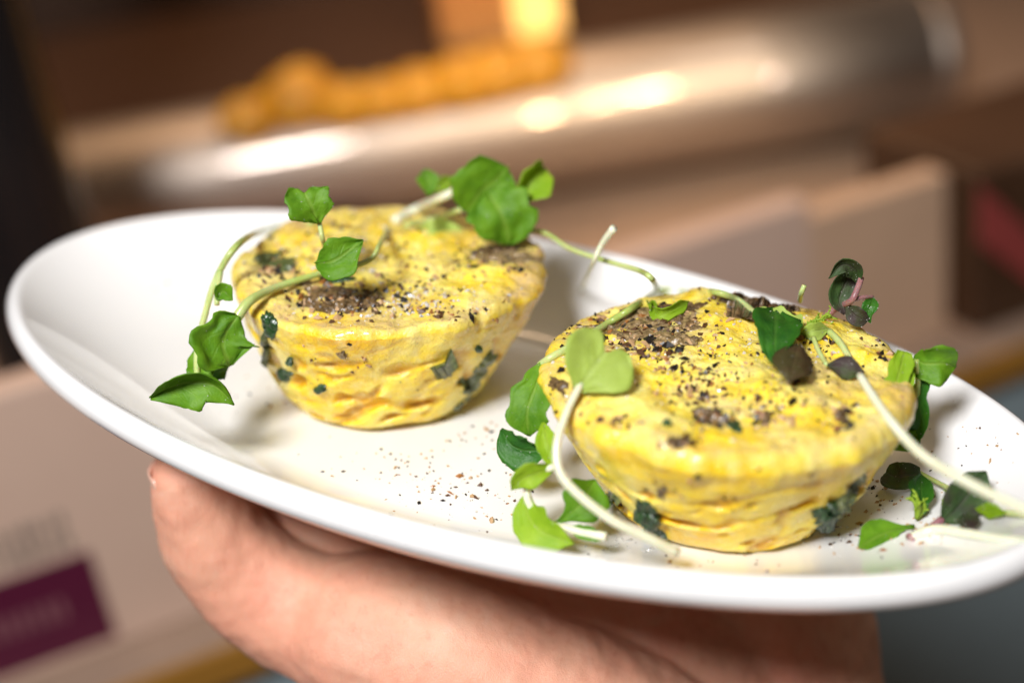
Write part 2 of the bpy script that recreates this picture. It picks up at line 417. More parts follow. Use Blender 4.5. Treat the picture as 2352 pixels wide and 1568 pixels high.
# ---------------------------------------------------------------- the hand
def build_hand():
    chains = [
        [((-6.95, 25.85, -.80), .80), ((-6.75, 26.0, -1.6), 1.05), ((-6.35, 26.0, -2.8), 1.25), ((-5.4, 25.8, -3.8), 1.35), ((-4.1, 25.4, -4.3), 1.5), ((-2.3, 24.6, -4.2), 1.95), ((.2, 23.8, -5.2), 2.2), ((2.6, 23.7, -6.7), 2.35), ((4.6, 24.2, -8.8), 2.6)],
        [((-1.2, 28.6, -3.1), 1.9), ((1.5, 28.4, -3.2), 2.1), ((4.0, 28.3, -3.8), 2.25), ((5.8, 27.8, -4.9), 2.4), ((6.3, 27.0, -6.8), 2.55), ((6.2, 25.5, -9.0), 2.7)],
        [((-.5, 30.4, -2.9), 1.8), ((2.2, 30.2, -3.3), 2.0), ((5.0, 29.0, -4.4), 2.2)],
        [((4.9, 25.2, -8.6), 2.6), ((6.0, 22.0, -11.5), 2.8), ((7.5, 15.0, -16.0), 3.2), ((9.0, 6.0, -21.5), 3.8)],
        [((-2.2, 26.0, -4.1), 1.6), ((.6, 26.4, -4.7), 1.9), ((3.4, 26.2, -6.2), 2.3), ((5.2, 25.8, -8.0), 2.5)],
        [((-1.5, 27.3, -3.0), 1.3), ((-4.2, 27.6, -3.1), 1.15), ((-6.0, 28.3, -2.6), 1.0), ((-7.8, 29.4, -1.7), .78)],
        [((-1.6, 28.9, -2.4), 1.05), ((-4.9, 29.8, -2.0), .95), ((-7.0, 30.7, -1.75), .85), ((-8.7, 31.6, -1.3), .72)],
        [((-1.4, 30.4, -2.3), 1.0), ((-4.4, 31.6, -1.9), .92), ((-6.2, 32.5, -1.5), .82), ((-7.6, 33.3, -.95), .70)],
        [((-.8, 31.6, -2.3), .9), ((-3.0, 32.7, -1.6), .78), ((-4.4, 33.3, -1.1), .70), ((-5.5, 33.7, -.75), .60)]]
    V = []; F = []
    for ch in chains:
        pts = [np.append(np.array(p), r) for p, r in ch]
        C = catmull(pts, 6) if len(pts) > 2 else catmull(pts, 5)
        for c in C:
            o = len(V); r = c[3]; nu, nv = 20, 12
            for j in range(nv+1):
                ph = math.pi*j/nv
                for k in range(nu):
                    a = 2*math.pi*k/nu
                    V.append((c[0]+r*math.sin(ph)*math.cos(a), c[1]+r*math.sin(ph)*math.sin(a), c[2]+r*math.cos(ph)))
            F += [tuple(i+o for i in reversed(f)) for f in grid_faces(nu, nv+1, True)]
    return V, F, chains
HV, HF, HCH = build_hand()
hand = thing('hand', (4, 20, -9), 'bare hand with the thumb raised, holding the plate up from below', 'hand')
ho = mk('skin', HV, HF, M_SKIN, hand)
m_ = ho.modifiers.new('remesh', 'REMESH'); m_.mode = 'VOXEL'; m_.voxel_size = .0008; m_.use_smooth_shade = True
m_ = ho.modifiers.new('smooth', 'SMOOTH'); m_.factor = .5; m_.iterations = 22
for nm_, sz_, st_ in (('skin folds', .016, .0026), ('skin creases', .0035, .0002)):
    tx = bpy.data.textures.new(nm_, 'CLOUDS'); tx.noise_scale = sz_; tx.noise_depth = 3
    m_ = ho.modifiers.new(nm_, 'DISPLACE'); m_.texture = tx; m_.texture_coords = 'LOCAL'; m_.strength = st_; m_.mid_level = .5
M_NAIL = plain('nail', (.62, .37, .28), .22, coat=.4, var=.05)
def nail(tip, prev, out, r):
    tip, prev, out = Vector(tip), Vector(prev), Vector(out)
    t = (tip-prev).normalized(); out = (out-t*out.dot(t)).normalized(); s = t.cross(out); V = []
    for j in range(7):
        for i in range(9):
            a = (i/8-.5)*1.9; q = j/6-.55
            w = 1 if 0 < j < 6 else .82
            V.append(tip+t*(q*1.5*r)+s*(math.sin(a)*w*r*.93)+out*(math.cos(a)*r*.95+.03))
    o = mk('nail', V, grid_faces(9, 7), M_NAIL, hand); mod_solid(o, .05)
nail(HCH[0][0][0], HCH[0][1][0], (-1, .1, .1), .72)
for ch in HCH[5:9]: nail(ch[-1][0], ch[-2][0], (0, .25, -1), ch[-1][1])

# ---------------------------------------------------------------- microgreens
DUST = []
SHAPES = {'oval': [.08, .45, .80, 1, .88, .55, .06], 'round': [.16, .66, .93, 1, .93, .66, .10], 'spoon': [.10, .14, .42, .88, 1, .74, .10],
          'heart': [.10, .40, .80, 1, 1, .90, .62], 'lobed': [.10, .52, .62, 1, .78, .84, .12], 'strap': [.5, .8, .95, 1, 1, .95, .6]}
def leaf(root, mid, wpx, mat, shape='oval', tilt=0., cup=.25, notch=0., wav=.09, curl=0., seed=None, th=.012, fold=0., edge=.15):
    if mat in (M_LEAFV, M_LEAFB): edge = min(edge, .05)
    mid = [Vector(p) for p in mid]; seed = random.random()*50 if seed is None else seed
    C = [Vector(c) for c in catmull(mid, 10)]
    L = [0.]
    for a, b in zip(C, C[1:]): L.append(L[-1]+(b-a).length)
    def cur(s):
        x = s*L[-1]
        for i in range(1, len(C)):
            if x <= L[i] or i == len(C)-1:
                f = (x-L[i-1])/max(1e-6, L[i]-L[i-1]); return C[i-1].lerp(C[i], f), (C[i]-C[i-1]).normalized()
    prof = catmull([(i/6, w) for i, w in enumerate(SHAPES[shape])], 8)
    pv = [p[0] for p in prof]; pw = [max(.02, p[1]) for p in prof]
    dm = (mid[len(mid)//2]-EYE).dot(FW); Wd = .5*cm(wpx, dm)/max(.3, math.cos(tilt))
    nu, nv = 15, 22; V = []; UVs = []
    for j in range(nv):
        v = j/(nv-1)
        for i in range(nu):
            u = -1+2*i/(nu-1)
            s = v*(1-notch*math.exp(-(u/.33)**2)-.10*u**4*(1 if notch else .3))
            c, t = cur(min(1, s)); vd = (c-EYE).normalized()
            per = t.cross(vd).normalized(); toward = per.cross(t).normalized()
            if toward.dot(vd) > 0: toward = -toward
            cr = per*math.cos(tilt)+toward*math.sin(tilt); nm = toward*math.cos(tilt)-per*math.sin(tilt)
            w = float(np.interp(v, pv, pw))*Wd
            ed = 1+edge*fbm(v*5+seed, u*2.5, seed, 4)*abs(u)*1.6
            x = u*w*ed
            off = cup*(u*u)*w+fold*abs(u)*w+wav*Wd*fbm(u*1.6+seed, v*2.2, seed, 3)*1.5+curl*v*v*Wd
            V.append(c+cr*x+nm*off); UVs.append((u, v))
            if random.random() < .035: DUST.append((c+cr*x+nm*(off+.01), nm, random.uniform(.006, .015), 0))
    o = mk('leaf', V, grid_faces(nu, nv), mat, root, uv=UVs); mod_solid(o, th); return o
def stem(root, pts, r0, r1, mat, name='stem'):
    n = len(pts)
    pts = [Vector(p)+(Vector((random.uniform(-1, 1), random.uniform(-1, 1), random.uniform(-1, 1)))*.035 if 0 < i < n-1 else Vector()) for i, p in enumerate(pts)]
    V, F = tube_geo(pts, [r0+(r1-r0)*i/(n-1) for i in range(n)])
    return mk(name, V, F, mat, root)
def tuft(root, p, n, size, mat):
    for k in range(n):
        d = Vector((random.uniform(-1, 1), random.uniform(-.6, .6), random.uniform(.0, 1))).normalized()*size*random.uniform(.6, 1.1)
        q = Vector(p); b = d.orthogonal().normalized()*size*.18
        pts = [q, q+d*.5+b, q+d]; rr = size*.08
        V, F = tube_geo(pts, [rr, rr*1.1, rr*.5], 7, 4)
        for s in np.linspace(.25, 1, 5):
            e = Vector((random.uniform(-1, 1), random.uniform(-1, 1), random.uniform(-.3, 1))).normalized()*size*.22
            c = q+d*float(s)+b*float(1-abs(2*s-1)); v2, f2 = tube_geo([c, c+e*.6, c+e], [rr*.55, rr*.6, rr*.25], 5, 2)
            F += [tuple(i+len(V) for i in f) for f in f2]; V += v2
        mk('frond', V, F, mat, root)
GRP = 'microgreen sprouts on the plate and muffins'
def sprout(base, label): return thing('microgreen_sprout', base, label, 'sprout', GRP)

# 1 arching sprout left of the far muffin
s = sprout(A(455, 905, 28.6), 'arching sprout drooping off the left of the far muffin towards the plate')
stem(s, [O(715, 512, .12), O(630, 525, .16), A(560, 552, 30.4), A(505, 625, 29.9), A(470, 725, 29.4), A(452, 812, 29.0), A(455, 905, 28.6)], .085, .06, M_STEMG)
stem(s, [A(505, 625, 29.9), A(503, 660, 29.7), A(498, 700, 29.5)], .075, .06, M_STEMG)
leaf(s, [A(345, 912, 28.2), A(420, 880, 28.0), A(490, 882, 28.0), A(538, 930, 28.1)], 86, M_LEAF, 'oval', .55, .5, fold=.35)
leaf(s, [A(452, 905, 28.7), A(462, 850, 28.9), A(448, 800, 29.2)], 62, M_LEAF, 'round', -.3, .35)
leaf(s, [A(470, 870, 29.0), A(505, 845, 29.2), A(530, 835, 29.5)], 44, M_LEAFD, 'oval', .5)
# 2 sprout with a big lobed leaf
s = sprout(A(520, 820, 28.9), 'sprout with a big lobed leaf hanging beside the left of the far muffin')
stem(s, [O(800, 612, .55), O(722, 630, .5), O(640, 655, .4), A(575, 690, 29.1), A(540, 735, 28.9)], .055, .115, M_STEMG)
leaf(s, [A(545, 725, 28.85), A(520, 760, 28.75), A(512, 800, 28.75), A(528, 842, 28.9)], 148, M_LEAF, 'lobed', -.25, .25, .0, .12)
leaf(s, [A(500, 690, 29.1), A(512, 668, 29.1), A(535, 690, 28.95)], 40, M_LEAF, 'round', .2, .5)
# 3 upright small sprout on the far muffin
s = sprout(O(748, 560, .2), 'short upright sprout with two jagged leaves standing on the front of the far muffin')
stem(s, [O(752, 580, .3), A(745, 550, 29.3), A(733, 515, 29.2), A(725, 492, 29.1)], .055, .05, M_STEMG)
leaf(s, [A(731, 512, 29.1), A(718, 480, 28.9), A(702, 448, 28.9), A(698, 430, 29.0)], 108, M_LEAF, 'heart', .15, .25, .18, .10)
leaf(s, [A(725, 605, 28.9), A(762, 600, 28.6), A(800, 575, 28.6), A(834, 552, 28.7)], 92, M_LEAF, 'oval', -.15, .25, .0, .14)
stem(s, [A(812, 612, 29.0), A(850, 592, 29.4), A(872, 560, 29.8), O(890, 525, .1)], .06, .05, M_STEMG)
# 4 leafy sprout on the back of the far muffin
s = sprout(O(1040, 520, .1), 'leafy bright green sprout on the back of the far muffin, with a thick pale stem')
stem(s, [O(905, 508, .1), O(960, 480, .25), A(1015, 452, 32.2), A(1075, 425, 32.4)], .13, .10, M_STEMW)
stem(s, [O(930, 520, .1), O(1000, 500, .2), A(1062, 480, 32.0)], .08, .07, M_STEMG)
leaf(s, [A(1070, 490, 32.0), A(1105, 440, 31.7), A(1140, 410, 31.7), A(1165, 385, 31.9)], 148, M_LEAF, 'round', .1, .25, 0, .1)
leaf(s, [A(1120, 440, 31.7), A(1150, 490, 31.5), A(1165, 530, 31.6), A(1168, 562, 31.8)], 150, M_LEAF, 'round', -.15, .2, 0, .12)
leaf(s, [A(1190, 470, 31.9), A(1212, 430, 31.9), A(1235, 405, 32.0), A(1252, 388, 32.3)], 78, M_LEAFL, 'oval', .3, .6, 0, .12, fold=.3)
leaf(s, [A(985, 450, 32.5), A(985, 425, 32.6), A(980, 400, 32.7), A(978, 388, 32.8)], 52, M_LEAF, 'oval', .2, .3)
leaf(s, [A(1000, 440, 32.5), A(1022, 420, 32.6), A(1048, 410, 32.7)], 34, M_LEAFL, 'oval', .3, .3)
leaf(s, [O(1062, 528, .2), O(1030, 522, .25), O(995, 524, .25), O(960, 524, .2)], 44, M_LEAFP, 'oval', .3, .2)
# 5 thin bridging stems
s = sprout(O(1300, 570, .1), 'thin olive stem bridging from the far muffin over to the near muffin')
stem(s, [O(1150, 545, .1), A(1240, 535, 32.0), A(1310, 572, 31.4), A(1400, 606, 30.6), A(1470, 625, 29.8), A(1500, 640, 29.2), O(1512, 668, .1)], .05, .065, M_STEMG)
s = sprout(O(1340, 650, .0), 'bare white stem end sticking up in the gap between the two muffins')
stem(s, [O(1335, 668, .02), A(1362, 605, 30.6), A(1385, 562, 30.2), A(1410, 524, 29.8)], .04, .085, M_STEMW)
# 6 forked sprout over the near muffin
s = sprout(O(1500, 680, .05), 'forked sprout over the near muffin with a speckled leaf hanging down its left side')
stem(s, [O(1515, 665, .1), O(1460, 705, .14), O(1400, 745, .16), O(1330, 785, .14), O(1268, 818, .12), A(1240, 838, 27.6)], .075, .075, M_STEMG)
stem(s, [O(1515, 665, .1), O(1575, 668, .22), O(1640, 672, .26), O(1700, 695, .22), O(1740, 725, .2)], .075, .065, M_STEMG)
leaf(s, [A(1246, 832, 27.5), A(1232, 880, 27.3), A(1212, 945, 27.2), A(1215, 1002, 27.3)], 104, M_LEAF, 'lobed', .25, .2, 0, .08)
leaf(s, [O(1495, 690, .1), O(1512, 720, .22), O(1540, 715, .3), O(1582, 692, .35)], 34, M_LEAFL, 'lobed', .2, .4, fold=.3)
leaf(s, [O(1500, 676, .1), O(1492, 695, .2), O(1495, 715, .2)], 26, M_LEAFL, 'lobed', 0, .3)
leaf(s, [O(1728, 718, .10), O(1765, 738, .14), O(1805, 752, .14), O(1848, 768, .10)], 88, M_LEAFP, 'lobed', .0, .05, 0, .06)
# 7 heart leaf on a long white stem
s = sprout(O(1540, 1262, .05), 'pale heart-shaped leaf on a long white stem at the front of the near muffin')
stem(s, [A(1335, 880, 25.9), A(1300, 950, 25.6), A(1277, 1035, 25.4), A(1298, 1105, 25.3), A(1395, 1185, 25.2), A(1480, 1232, 25.3), A(1555, 1268, 25.5)], .07, .10, M_STEMW)
leaf(s, [A(1325, 898, 25.9), A(1350, 862, 25.8), A(1378, 825, 25.9), A(1408, 782, 26.2)], 176, M_LEAFP, 'heart', .1, .18, .26, .05, seed=3, edge=.03)
# 8 cluster at the left foot of the near muffin
s = sprout(O(1290, 1235, .05), 'clump of curled green leaves at the left foot of the near muffin')
stem(s, [A(1272, 1072, 26.4), A(1225, 1090, 26.5), A(1210, 1140, 26.6), A(1255, 1195, 26.5), A(1325, 1222, 26.3), A(1392, 1232, 26.0)], .07, .085, M_STEMW)
leaf(s, [A(1152, 985, 27.6), A(1175, 1020, 27.4), A(1215, 1035, 27.3), A(1262, 1030, 27.2)], 76, M_LEAFD, 'oval', .45, .5, 0, .12)
leaf(s, [A(1248, 970, 27.0), A(1256, 1010, 26.8), A(1268, 1045, 26.7), A(1285, 1078, 26.7)], 56, M_LEAFL, 'oval', .2, .4)
leaf(s, [A(1275, 1072, 26.5), A(1235, 1085, 26.3), A(1200, 1100, 26.3), A(1174, 1125, 26.5)], 56, M_LEAFL, 'oval', -.3, .3)
leaf(s, [A(1212, 1130, 26.7), A(1212, 1180, 26.5), A(1245, 1220, 26.2), A(1318, 1248, 26.0)], 98, M_LEAFL, 'oval', .3, .3, 0, .08)
leaf(s, [A(1270, 1205, 26.5), A(1310, 1180, 26.4), A(1342, 1145, 26.4), A(1365, 1102, 26.7)], 104, M_LEAF, 'spoon', .1, .2, 0, .08)
leaf(s, [A(1300, 1212, 26.4), A(1345, 1222, 26.2), A(1392, 1240, 26.0)], 34, M_LEAF, 'oval', .2, .2)
# 9 cluster on the near muffin's top
s = sprout(O(1800, 800, .05), 'dark green and brown leaved sprout clump on top of the near muffin')
leaf(s, [O(1800, 850, .45), O(1780, 815, .80), O(1780, 765, 1.1), O(1782, 705, 1.1)], 118, M_LEAFD, 'oval', .15, .3, 0, .12)
leaf(s, [O(1835, 790, .9), O(1825, 825, 1.0), O(1818, 850, .85), O(1812, 878, .5)], 96, M_LEAFB, 'round', -.1, -.3, 0, .08)
leaf(s, [O(1838, 768, .2), O(1865, 762, .3), O(1905, 755, .25)], 42, M_LEAFP, 'oval', .1, .2)
leaf(s, [O(1900, 838, .3), O(1930, 840, .45), O(1960, 848, .5), O(1986, 855, .4)], 56, M_LEAFV, 'oval', -.1, -.3)
stem(s, [O(1868, 775, .1), O(1880, 805, .2), O(1900, 840, .25)], .05, .045, M_STEMG)
stem(s, [O(1905, 762, .1), O(1925, 790, .2), O(1955, 828, .25)], .075, .06, M_STEMG)
stem(s, [O(1838, 690, .05), A(1842, 672, 28.4), A(1848, 655, 28.3)], .06, .05, M_STEMG)
tuft(s, O(1850, 760, .1), 6, .42, M_LEAFL)
tuft(s, O(1885, 735, .1), 4, .30, M_LEAFL)
# 10 long pale stem
s = sprout(O(1985, 872, .1), 'long pale bare stem running from the near muffin off the right of the plate')
stem(s, [O(1975, 862, .25), O(2010, 915, .25), A(2060, 985, 25.0), A(2120, 1045, 24.4), A(2220, 1105, 23.8), A(2330, 1160, 23.2), A(2460, 1218, 22.6)], .08, .10, M_STEMW)
# 11 purple sprout
s = sprout(O(1900, 728, .05), 'purple-stemmed sprout with dark folded leaves rising behind the near muffin')
stem(s, [O(1893, 728, .08), O(1925, 706, .2), A(1955, 690, 28.3), A(1968, 665, 28.3), A(1978, 638, 28.4)], .075, .06, M_STEMV)
stem(s, [A(1958, 688, 28.3), A(1985, 684, 28.4), A(2004, 682, 28.6)], .05, .04, M_STEMV)
leaf(s, [A(1940, 722, 28.6), A(1928, 690, 28.6), A(1940, 655, 28.6), A(1960, 620, 28.7)], 66, M_LEAFV, 'oval', .35, .4, 0, .08)
leaf(s, [A(1974, 655, 28.5), A(1965, 620, 28.3), A(1935, 608, 28.2), A(1903, 640, 28.2)], 40, M_LEAFV, 'oval', -.3, .6, fold=.3)
leaf(s, [A(1945, 702, 28.5), A(1962, 722, 28.3), A(1980, 732, 28.3), A(1998, 735, 28.4)], 44, M_LEAFV, 'oval', .2, .3)
leaf(s, [A(2005, 682, 28.6), A(2000, 700, 28.4), A(1992, 722, 28.4), A(2000, 742, 28.4)], 34, M_LEAFD, 'oval', 0, .4)
# 12 right side sprout
s = sprout(O(2060, 1030, .2), 'sprout with a torn lime stem clinging to the right side of the near muffin')
leaf(s, [A(2048, 940, 26.6), A(2056, 890, 26.6), A(2068, 845, 26.8), A(2078, 806, 27.0)], 56, M_LEAFL, 'strap', .1, .1, 0, .08)
leaf(s, [A(2046, 960, 26.6), A(2062, 920, 26.5), A(2082, 880, 26.7), A(2092, 850, 26.9)], 34, M_LEAFL, 'strap', .3, .1)
stem(s, [A(2105, 825, 27.4), A(2112, 880, 27.4), A(2105, 935, 27.5), A(2100, 985, 27.6)], .05, .06, M_STEMG)
leaf(s, [A(2098, 822, 27.5), A(2125, 835, 27.3), A(2165, 835, 27.2), A(2196, 842, 27.4)], 88, M_LEAF, 'round', .2, .35, 0, .06)
leaf(s, [A(2128, 870, 27.5), A(2110, 915, 27.4), A(2115, 965, 27.4), A(2098, 1010, 27.5)], 42, M_LEAFD, 'strap', .35, .4, 0, .08)
leaf(s, [A(2118, 985, 27.5), A(2092, 1010, 27.4), A(2062, 1020, 27.4), A(2035, 1022, 27.5)], 46, M_LEAF, 'oval', .1, .2, 0, .1)
# 13 sprout lying on the plate
s = sprout(O(2130, 1225, .05), 'sprout with purple-tinged leaves lying on the bare right end of the plate')
leaf(s, [O(2100, 1208, .12), O(2060, 1215, .22), O(2015, 1232, .28), O(1972, 1258, .15)], 84, M_LEAF, 'spoon', .15, .2, 0, .08)
leaf(s, [O(2165, 1195, .25), O(2195, 1170, .55), O(2228, 1130, .85), O(2265, 1082, 1.0)], 92, M_LEAFV, 'round', .2, .2, 0, .06)
leaf(s, [O(2215, 1180, .4), O(2222, 1200, .35), O(2228, 1222, .3)], 54, M_LEAFV, 'oval', -.2, .3)
leaf(s, [O(2122, 1180, .3), O(2118, 1150, .5), O(2115, 1115, .6), O(2116, 1088, .6)], 56, M_LEAFD, 'oval', .1, .4)
leaf(s, [O(2115, 1090, .4), O(2092, 1092, .5), O(2062, 1095, .5), O(2034, 1085, .45)], 62, M_LEAFV, 'strap', .3, .3, 0, .1)
stem(s, [O(2112, 1085, .35), O(2148, 1105, .3), O(2190, 1128, .3), O(2220, 1145, .3)], .045, .055, M_STEMG)
stem(s, [O(2088, 1238, .05), O(2130, 1212, .15), O(2165, 1190, .3)], .11, .07, M_STEMV)
stem(s, [O(2090, 1236, .06), O(2150, 1218, .14), O(2220, 1228, .12), O(2300, 1240, .1), O(2380, 1240, .1)], .10, .085, M_STEMW)
leaf(s, [O(2240, 1168, .4), O(2275, 1172, .4), O(2312, 1178, .35)], 34, M_LEAFL, 'oval', .1, .2)
stem(s, [O(2300, 1176, .3), O(2340, 1182, .2), O(2385, 1190, .1)], .05, .06, M_STEMG)
tuft(s, O(2105, 1190, .2), 4, .52, M_LEAFL); tuft(s, O(2165, 1160, .25), 3, .42, M_LEAFL)

# ---------------------------------------------------------------- cracked pepper, salt
def shards(name, pts, label, cat, mats):
    """pts: (point, normal, size, material index)"""
    base0 = [(1, 0, 0), (-1, 0, 0), (0, 1, 0), (0, -1, 0), (0, 0, 1), (0, 0, -1)]
    f0 = [(0, 2, 4), (2, 1, 4), (1, 3, 4), (3, 0, 4), (2, 0, 5), (1, 2, 5), (3, 1, 5), (0, 3, 5)]
    V = []; F = []; mi = []
    for p, nn, sz, k in pts:
        o = len(V); q = Vector(nn).to_track_quat('Z', 'Y').to_matrix() @ Matrix.Rotation(random.uniform(0, 6.28), 3, 'Z') @ Matrix.Rotation(random.uniform(-.5, .5), 3, 'X')
        sx, sy, sz_ = sz*random.uniform(.6, 1.35), sz*random.uniform(.4, .9), sz*random.uniform(.4, .8)
        for b in base0:
            v = Vector((b[0]*sx+random.uniform(-.3, .3)*sz, b[1]*sy+random.uniform(-.3, .3)*sz, b[2]*sz_+random.uniform(-.12, .12)*sz))
            V.append(Vector(p)+Vector(nn)*sz_*.35+q @ v)
        F += [tuple(i+o for i in f) for f in f0]; mi += [k]*8
    o = mk(name, V, F, mats, None, False, base=pts[0][0], mi=mi); props(o, label, cat, kind='stuff'); return o
def hit(px, py, bvh):
    d = (A(px, py, 1.0)-EYE).normalized(); h = bvh.ray_cast(EYE, d)
    return (h[0], h[1]) if h[0] is not None else None
def scatter(bvh, clusters, wts, others=(), k=1.0):
    out = []
    for cx, cy, sx, sy, n, s0, s1 in clusters:
        for _ in range(int(n*(1.45 if k == 1.0 else 1))):
            px, py = random.gauss(cx, sx*.62), random.gauss(cy, sy*.62); h = hit(px, py, bvh)
            if h is None: continue
            if any((lambda q: q is not None and (q[0]-EYE).length < (h[0]-EYE).length-.05)(hit(px, py, b)) for b in others): continue
            out.append((h[0], h[1], k*random.uniform(s0, s1)*(1.25 if random.random() < .75 else 2.1), random.choices(range(len(wts)), wts)[0]))
    return out
ncl = [(1490, 750, 130, 42, 150, .02, .06), (1490, 800, 75, 22, 46, .025, .07), (1400, 700, 70, 40, 34, .02, .045), (1310, 765, 50, 30, 34, .02, .05), (1740, 690, 90, 26, 80, .02, .06),
       (1600, 850, 90, 40, 60, .02, .055), (1600, 905, 70, 25, 34, .02, .055), (1850, 790, 90, 50, 40, .02, .05), (2040, 790, 50, 40, 46, .02, .055), (1640, 960, 55, 26, 40, .02, .06),
       (1560, 1015, 45, 16, 20, .02, .05), (1760, 950, 60, 36, 30, .02, .055), (1930, 960, 40, 36, 30, .02, .06), (1800, 900, 140, 40, 50, .015, .045), (1440, 970, 60, 14, 16, .02, .05),
       (1680, 830, 330, 130, 150, .012, .035), (1620, 1130, 260, 60, 14, .02, .05), (1290, 900, 40, 60, 14, .02, .05)]
fcl = [(775, 690, 85, 30, 130, .025, .07), (640, 605, 50, 36, 60, .025, .06), (1150, 590, 70, 30, 80, .025, .06), (930, 665, 100, 36, 60, .02, .055), (1000, 715, 110, 16, 46, .02, .05),
       (900, 600, 220, 90, 110, .015, .045), (760, 520, 120, 40, 40, .02, .05), (800, 830, 160, 70, 12, .02, .045)]
shards('cracked_pepper', scatter(BVH_N, ncl, (5, 4, 3.5, 1.5)), 'cracked black and brown pepper sprinkled over the near muffin', 'pepper', M_PEP)
shards('cracked_pepper', scatter(BVH_F, fcl, (4, 4, 4, 1.5)), 'cracked black and brown pepper sprinkled over the far muffin', 'pepper', M_PEP)
pcl = [(900, 1060, 170, 40, 34, .02, .045), (1000, 1110, 170, 60, 55, .015, .045), (1090, 1150, 120, 60, 30, .015, .05), (1100, 1000, 90, 40, 26, .02, .045), (1150, 1190, 60, 14, 7, .02, .06), (1600, 1290, 300, 20, 18, .02, .04),
       (1990, 1130, 70, 60, 60, .015, .055), (1960, 1230, 80, 40, 46, .015, .05), (2180, 1130, 150, 110, 70, .01, .035), (2100, 1230, 120, 30, 30, .012, .045), (2250, 1000, 120, 70, 20, .01, .03), (560, 900, 120, 60, 10, .015, .03),
       (370, 680, 60, 30, 4, .03, .05), (620, 900, 90, 30, 16, .02, .045)]
shards('cracked_pepper', scatter(BVH_P, pcl, (3, 2.5, 6, 1.4), (BVH_N, BVH_F), .85), 'loose pepper flecks scattered across the white plate', 'pepper', M_PEP)
sn = scatter(BVH_N, [(1500, 790, 260, 90, 130, .012, .028), (1800, 760, 160, 60, 90, .012, .03), (1700, 950, 250, 70, 60, .012, .03), (1320, 870, 60, 60, 30, .012, .028)], (1,))
sf = scatter(BVH_F, [(930, 690, 150, 34, 150, .015, .035), (800, 700, 90, 30, 70, .015, .035), (850, 560, 170, 50, 70, .02, .04), (640, 600, 60, 40, 30, .015, .03)], (1,))
sp_ = scatter(BVH_P, [(1050, 1140, 160, 60, 50, .01, .022), (1950, 1230, 110, 40, 60, .01, .025), (1450, 1250, 80, 20, 30, .012, .03)], (1,), (BVH_N, BVH_F))
shards('salt_grains', sn+sf+sp_+DUST, 'white salt grains strewn over the muffins, leaves and plate', 'salt', [M_SALT])

# ---------------------------------------------------------------- background: buffet table and warmer, out of focus
YAW = math.radians(20)
E0 = W(1326, 1175, 63); TZ = E0.z                       # a point on the table's front edge
ex = Vector((math.cos(YAW), math.sin(YAW), 0)); ey = Vector((-math.sin(YAW), math.cos(YAW), 0))
def local(p): q = Vector(p)-E0; return q.dot(ex), q.dot(ey), q.z
M_TOP = plain('pale table top', (.32, .22, .16), .35); M_AMB = plain('amber wood edge', (.34, .16, .025), .4, sc=.3); M_SLATE = plain('slate blue panel', (.30, .38, .41), .5)
table = thing('buffet_table', E0, 'long buffet table with pale top, amber wood edge and slate blue front', 'table', None, True, YAW)
def lbox(name, b, mat, root, bev=.1):
    V, F = box_geo(*b); o = mk(name, V, F, mat, root, False, local=True)
    if bev: mod_bevel(o, bev)
    return o
lbox('table_top', (-120, 120, .12, 110, -1.6, 0), M_TOP, table); lbox('edge_strip', (-120, 120, -.3, .1, -1.75, -.02), M_AMB, table)
lbox('front_panel', (-119, 119, .6, 3, -70, -1.62), M_SLATE, table)

def mat_card():
    m = N('cream carton'); m.color(m.mix(m.noise(.25, 3), (.58, .40, .31), (.64, .46, .36))).set(Roughness=.55); return m.m
M_CARD = mat_card(); M_CARD2 = plain('tan carton', (.58, .38, .25), .6, sc=.2); M_PLUM = plain('plum print', (.085, .004, .028), .5); M_INK = plain('grey ink', (.14, .12, .10), .6); M_PINKINK = plain('pale pink ink', (.22, .085, .10), .6)
def carton(px, py, wl, dp, h, mat, label, printed=False):
    p = plane_hit(px, py, TZ); o = thing('carton', p, label, 'carton', 'cartons on the buffet table', True, YAW)
    d = W(*h, 1)-EYE; t = (p-EYE).dot(ey)/d.dot(ey); h = (EYE+d*t).z-TZ
    lbox('body', (-wl, 0, 0, dp, .01, h), mat, o, .15)
    return o, p
ca, pa = carton(640, 1345, 34, 1.6, (60, 885), M_CARD, 'cream carton at lower left printed with grey lines and a plum panel')
def onface(px, py):                                     # where the line of sight meets the carton's front face
    d = W(px, py, 1)-EYE; t = (pa-EYE).dot(ey)/d.dot(ey); q = EYE+d*t-pa; return q.dot(ex), q.z
x1, z1 = onface(236, 1355)
lbox('plum_panel', (-33, x1, -.05, .0, .5, z1+2.0), M_PLUM, ca, 0)
xs, zs = onface(160, 1190)
for r in range(2):
    for k in range(16):
        w = random.uniform(.16, .3); x = xs-.2-k*.46-random.uniform(0, .1); zt = zs+.3-r*.95
        lbox('printed_mark', (x-w, x, -.04, 0, zt-.6, zt+random.uniform(0, .12)), M_INK, ca, 0)
for k in range(18):
    x = x1-1.6-k*.5; lbox('printed_mark', (x-.26, x, -.08, -.05, z1-.6, z1+.35), M_PINKINK, ca, 0)
cb, pb = carton(2178, 770, 13, 1.6, (2120, 415), M_CARD2, 'plain tan carton at the right end of the buffet table')
cc, pc = carton(1880, 880, 24, 1.6, (1600, 545), M_CARD, 'plain cream carton partly hidden behind the near muffin')

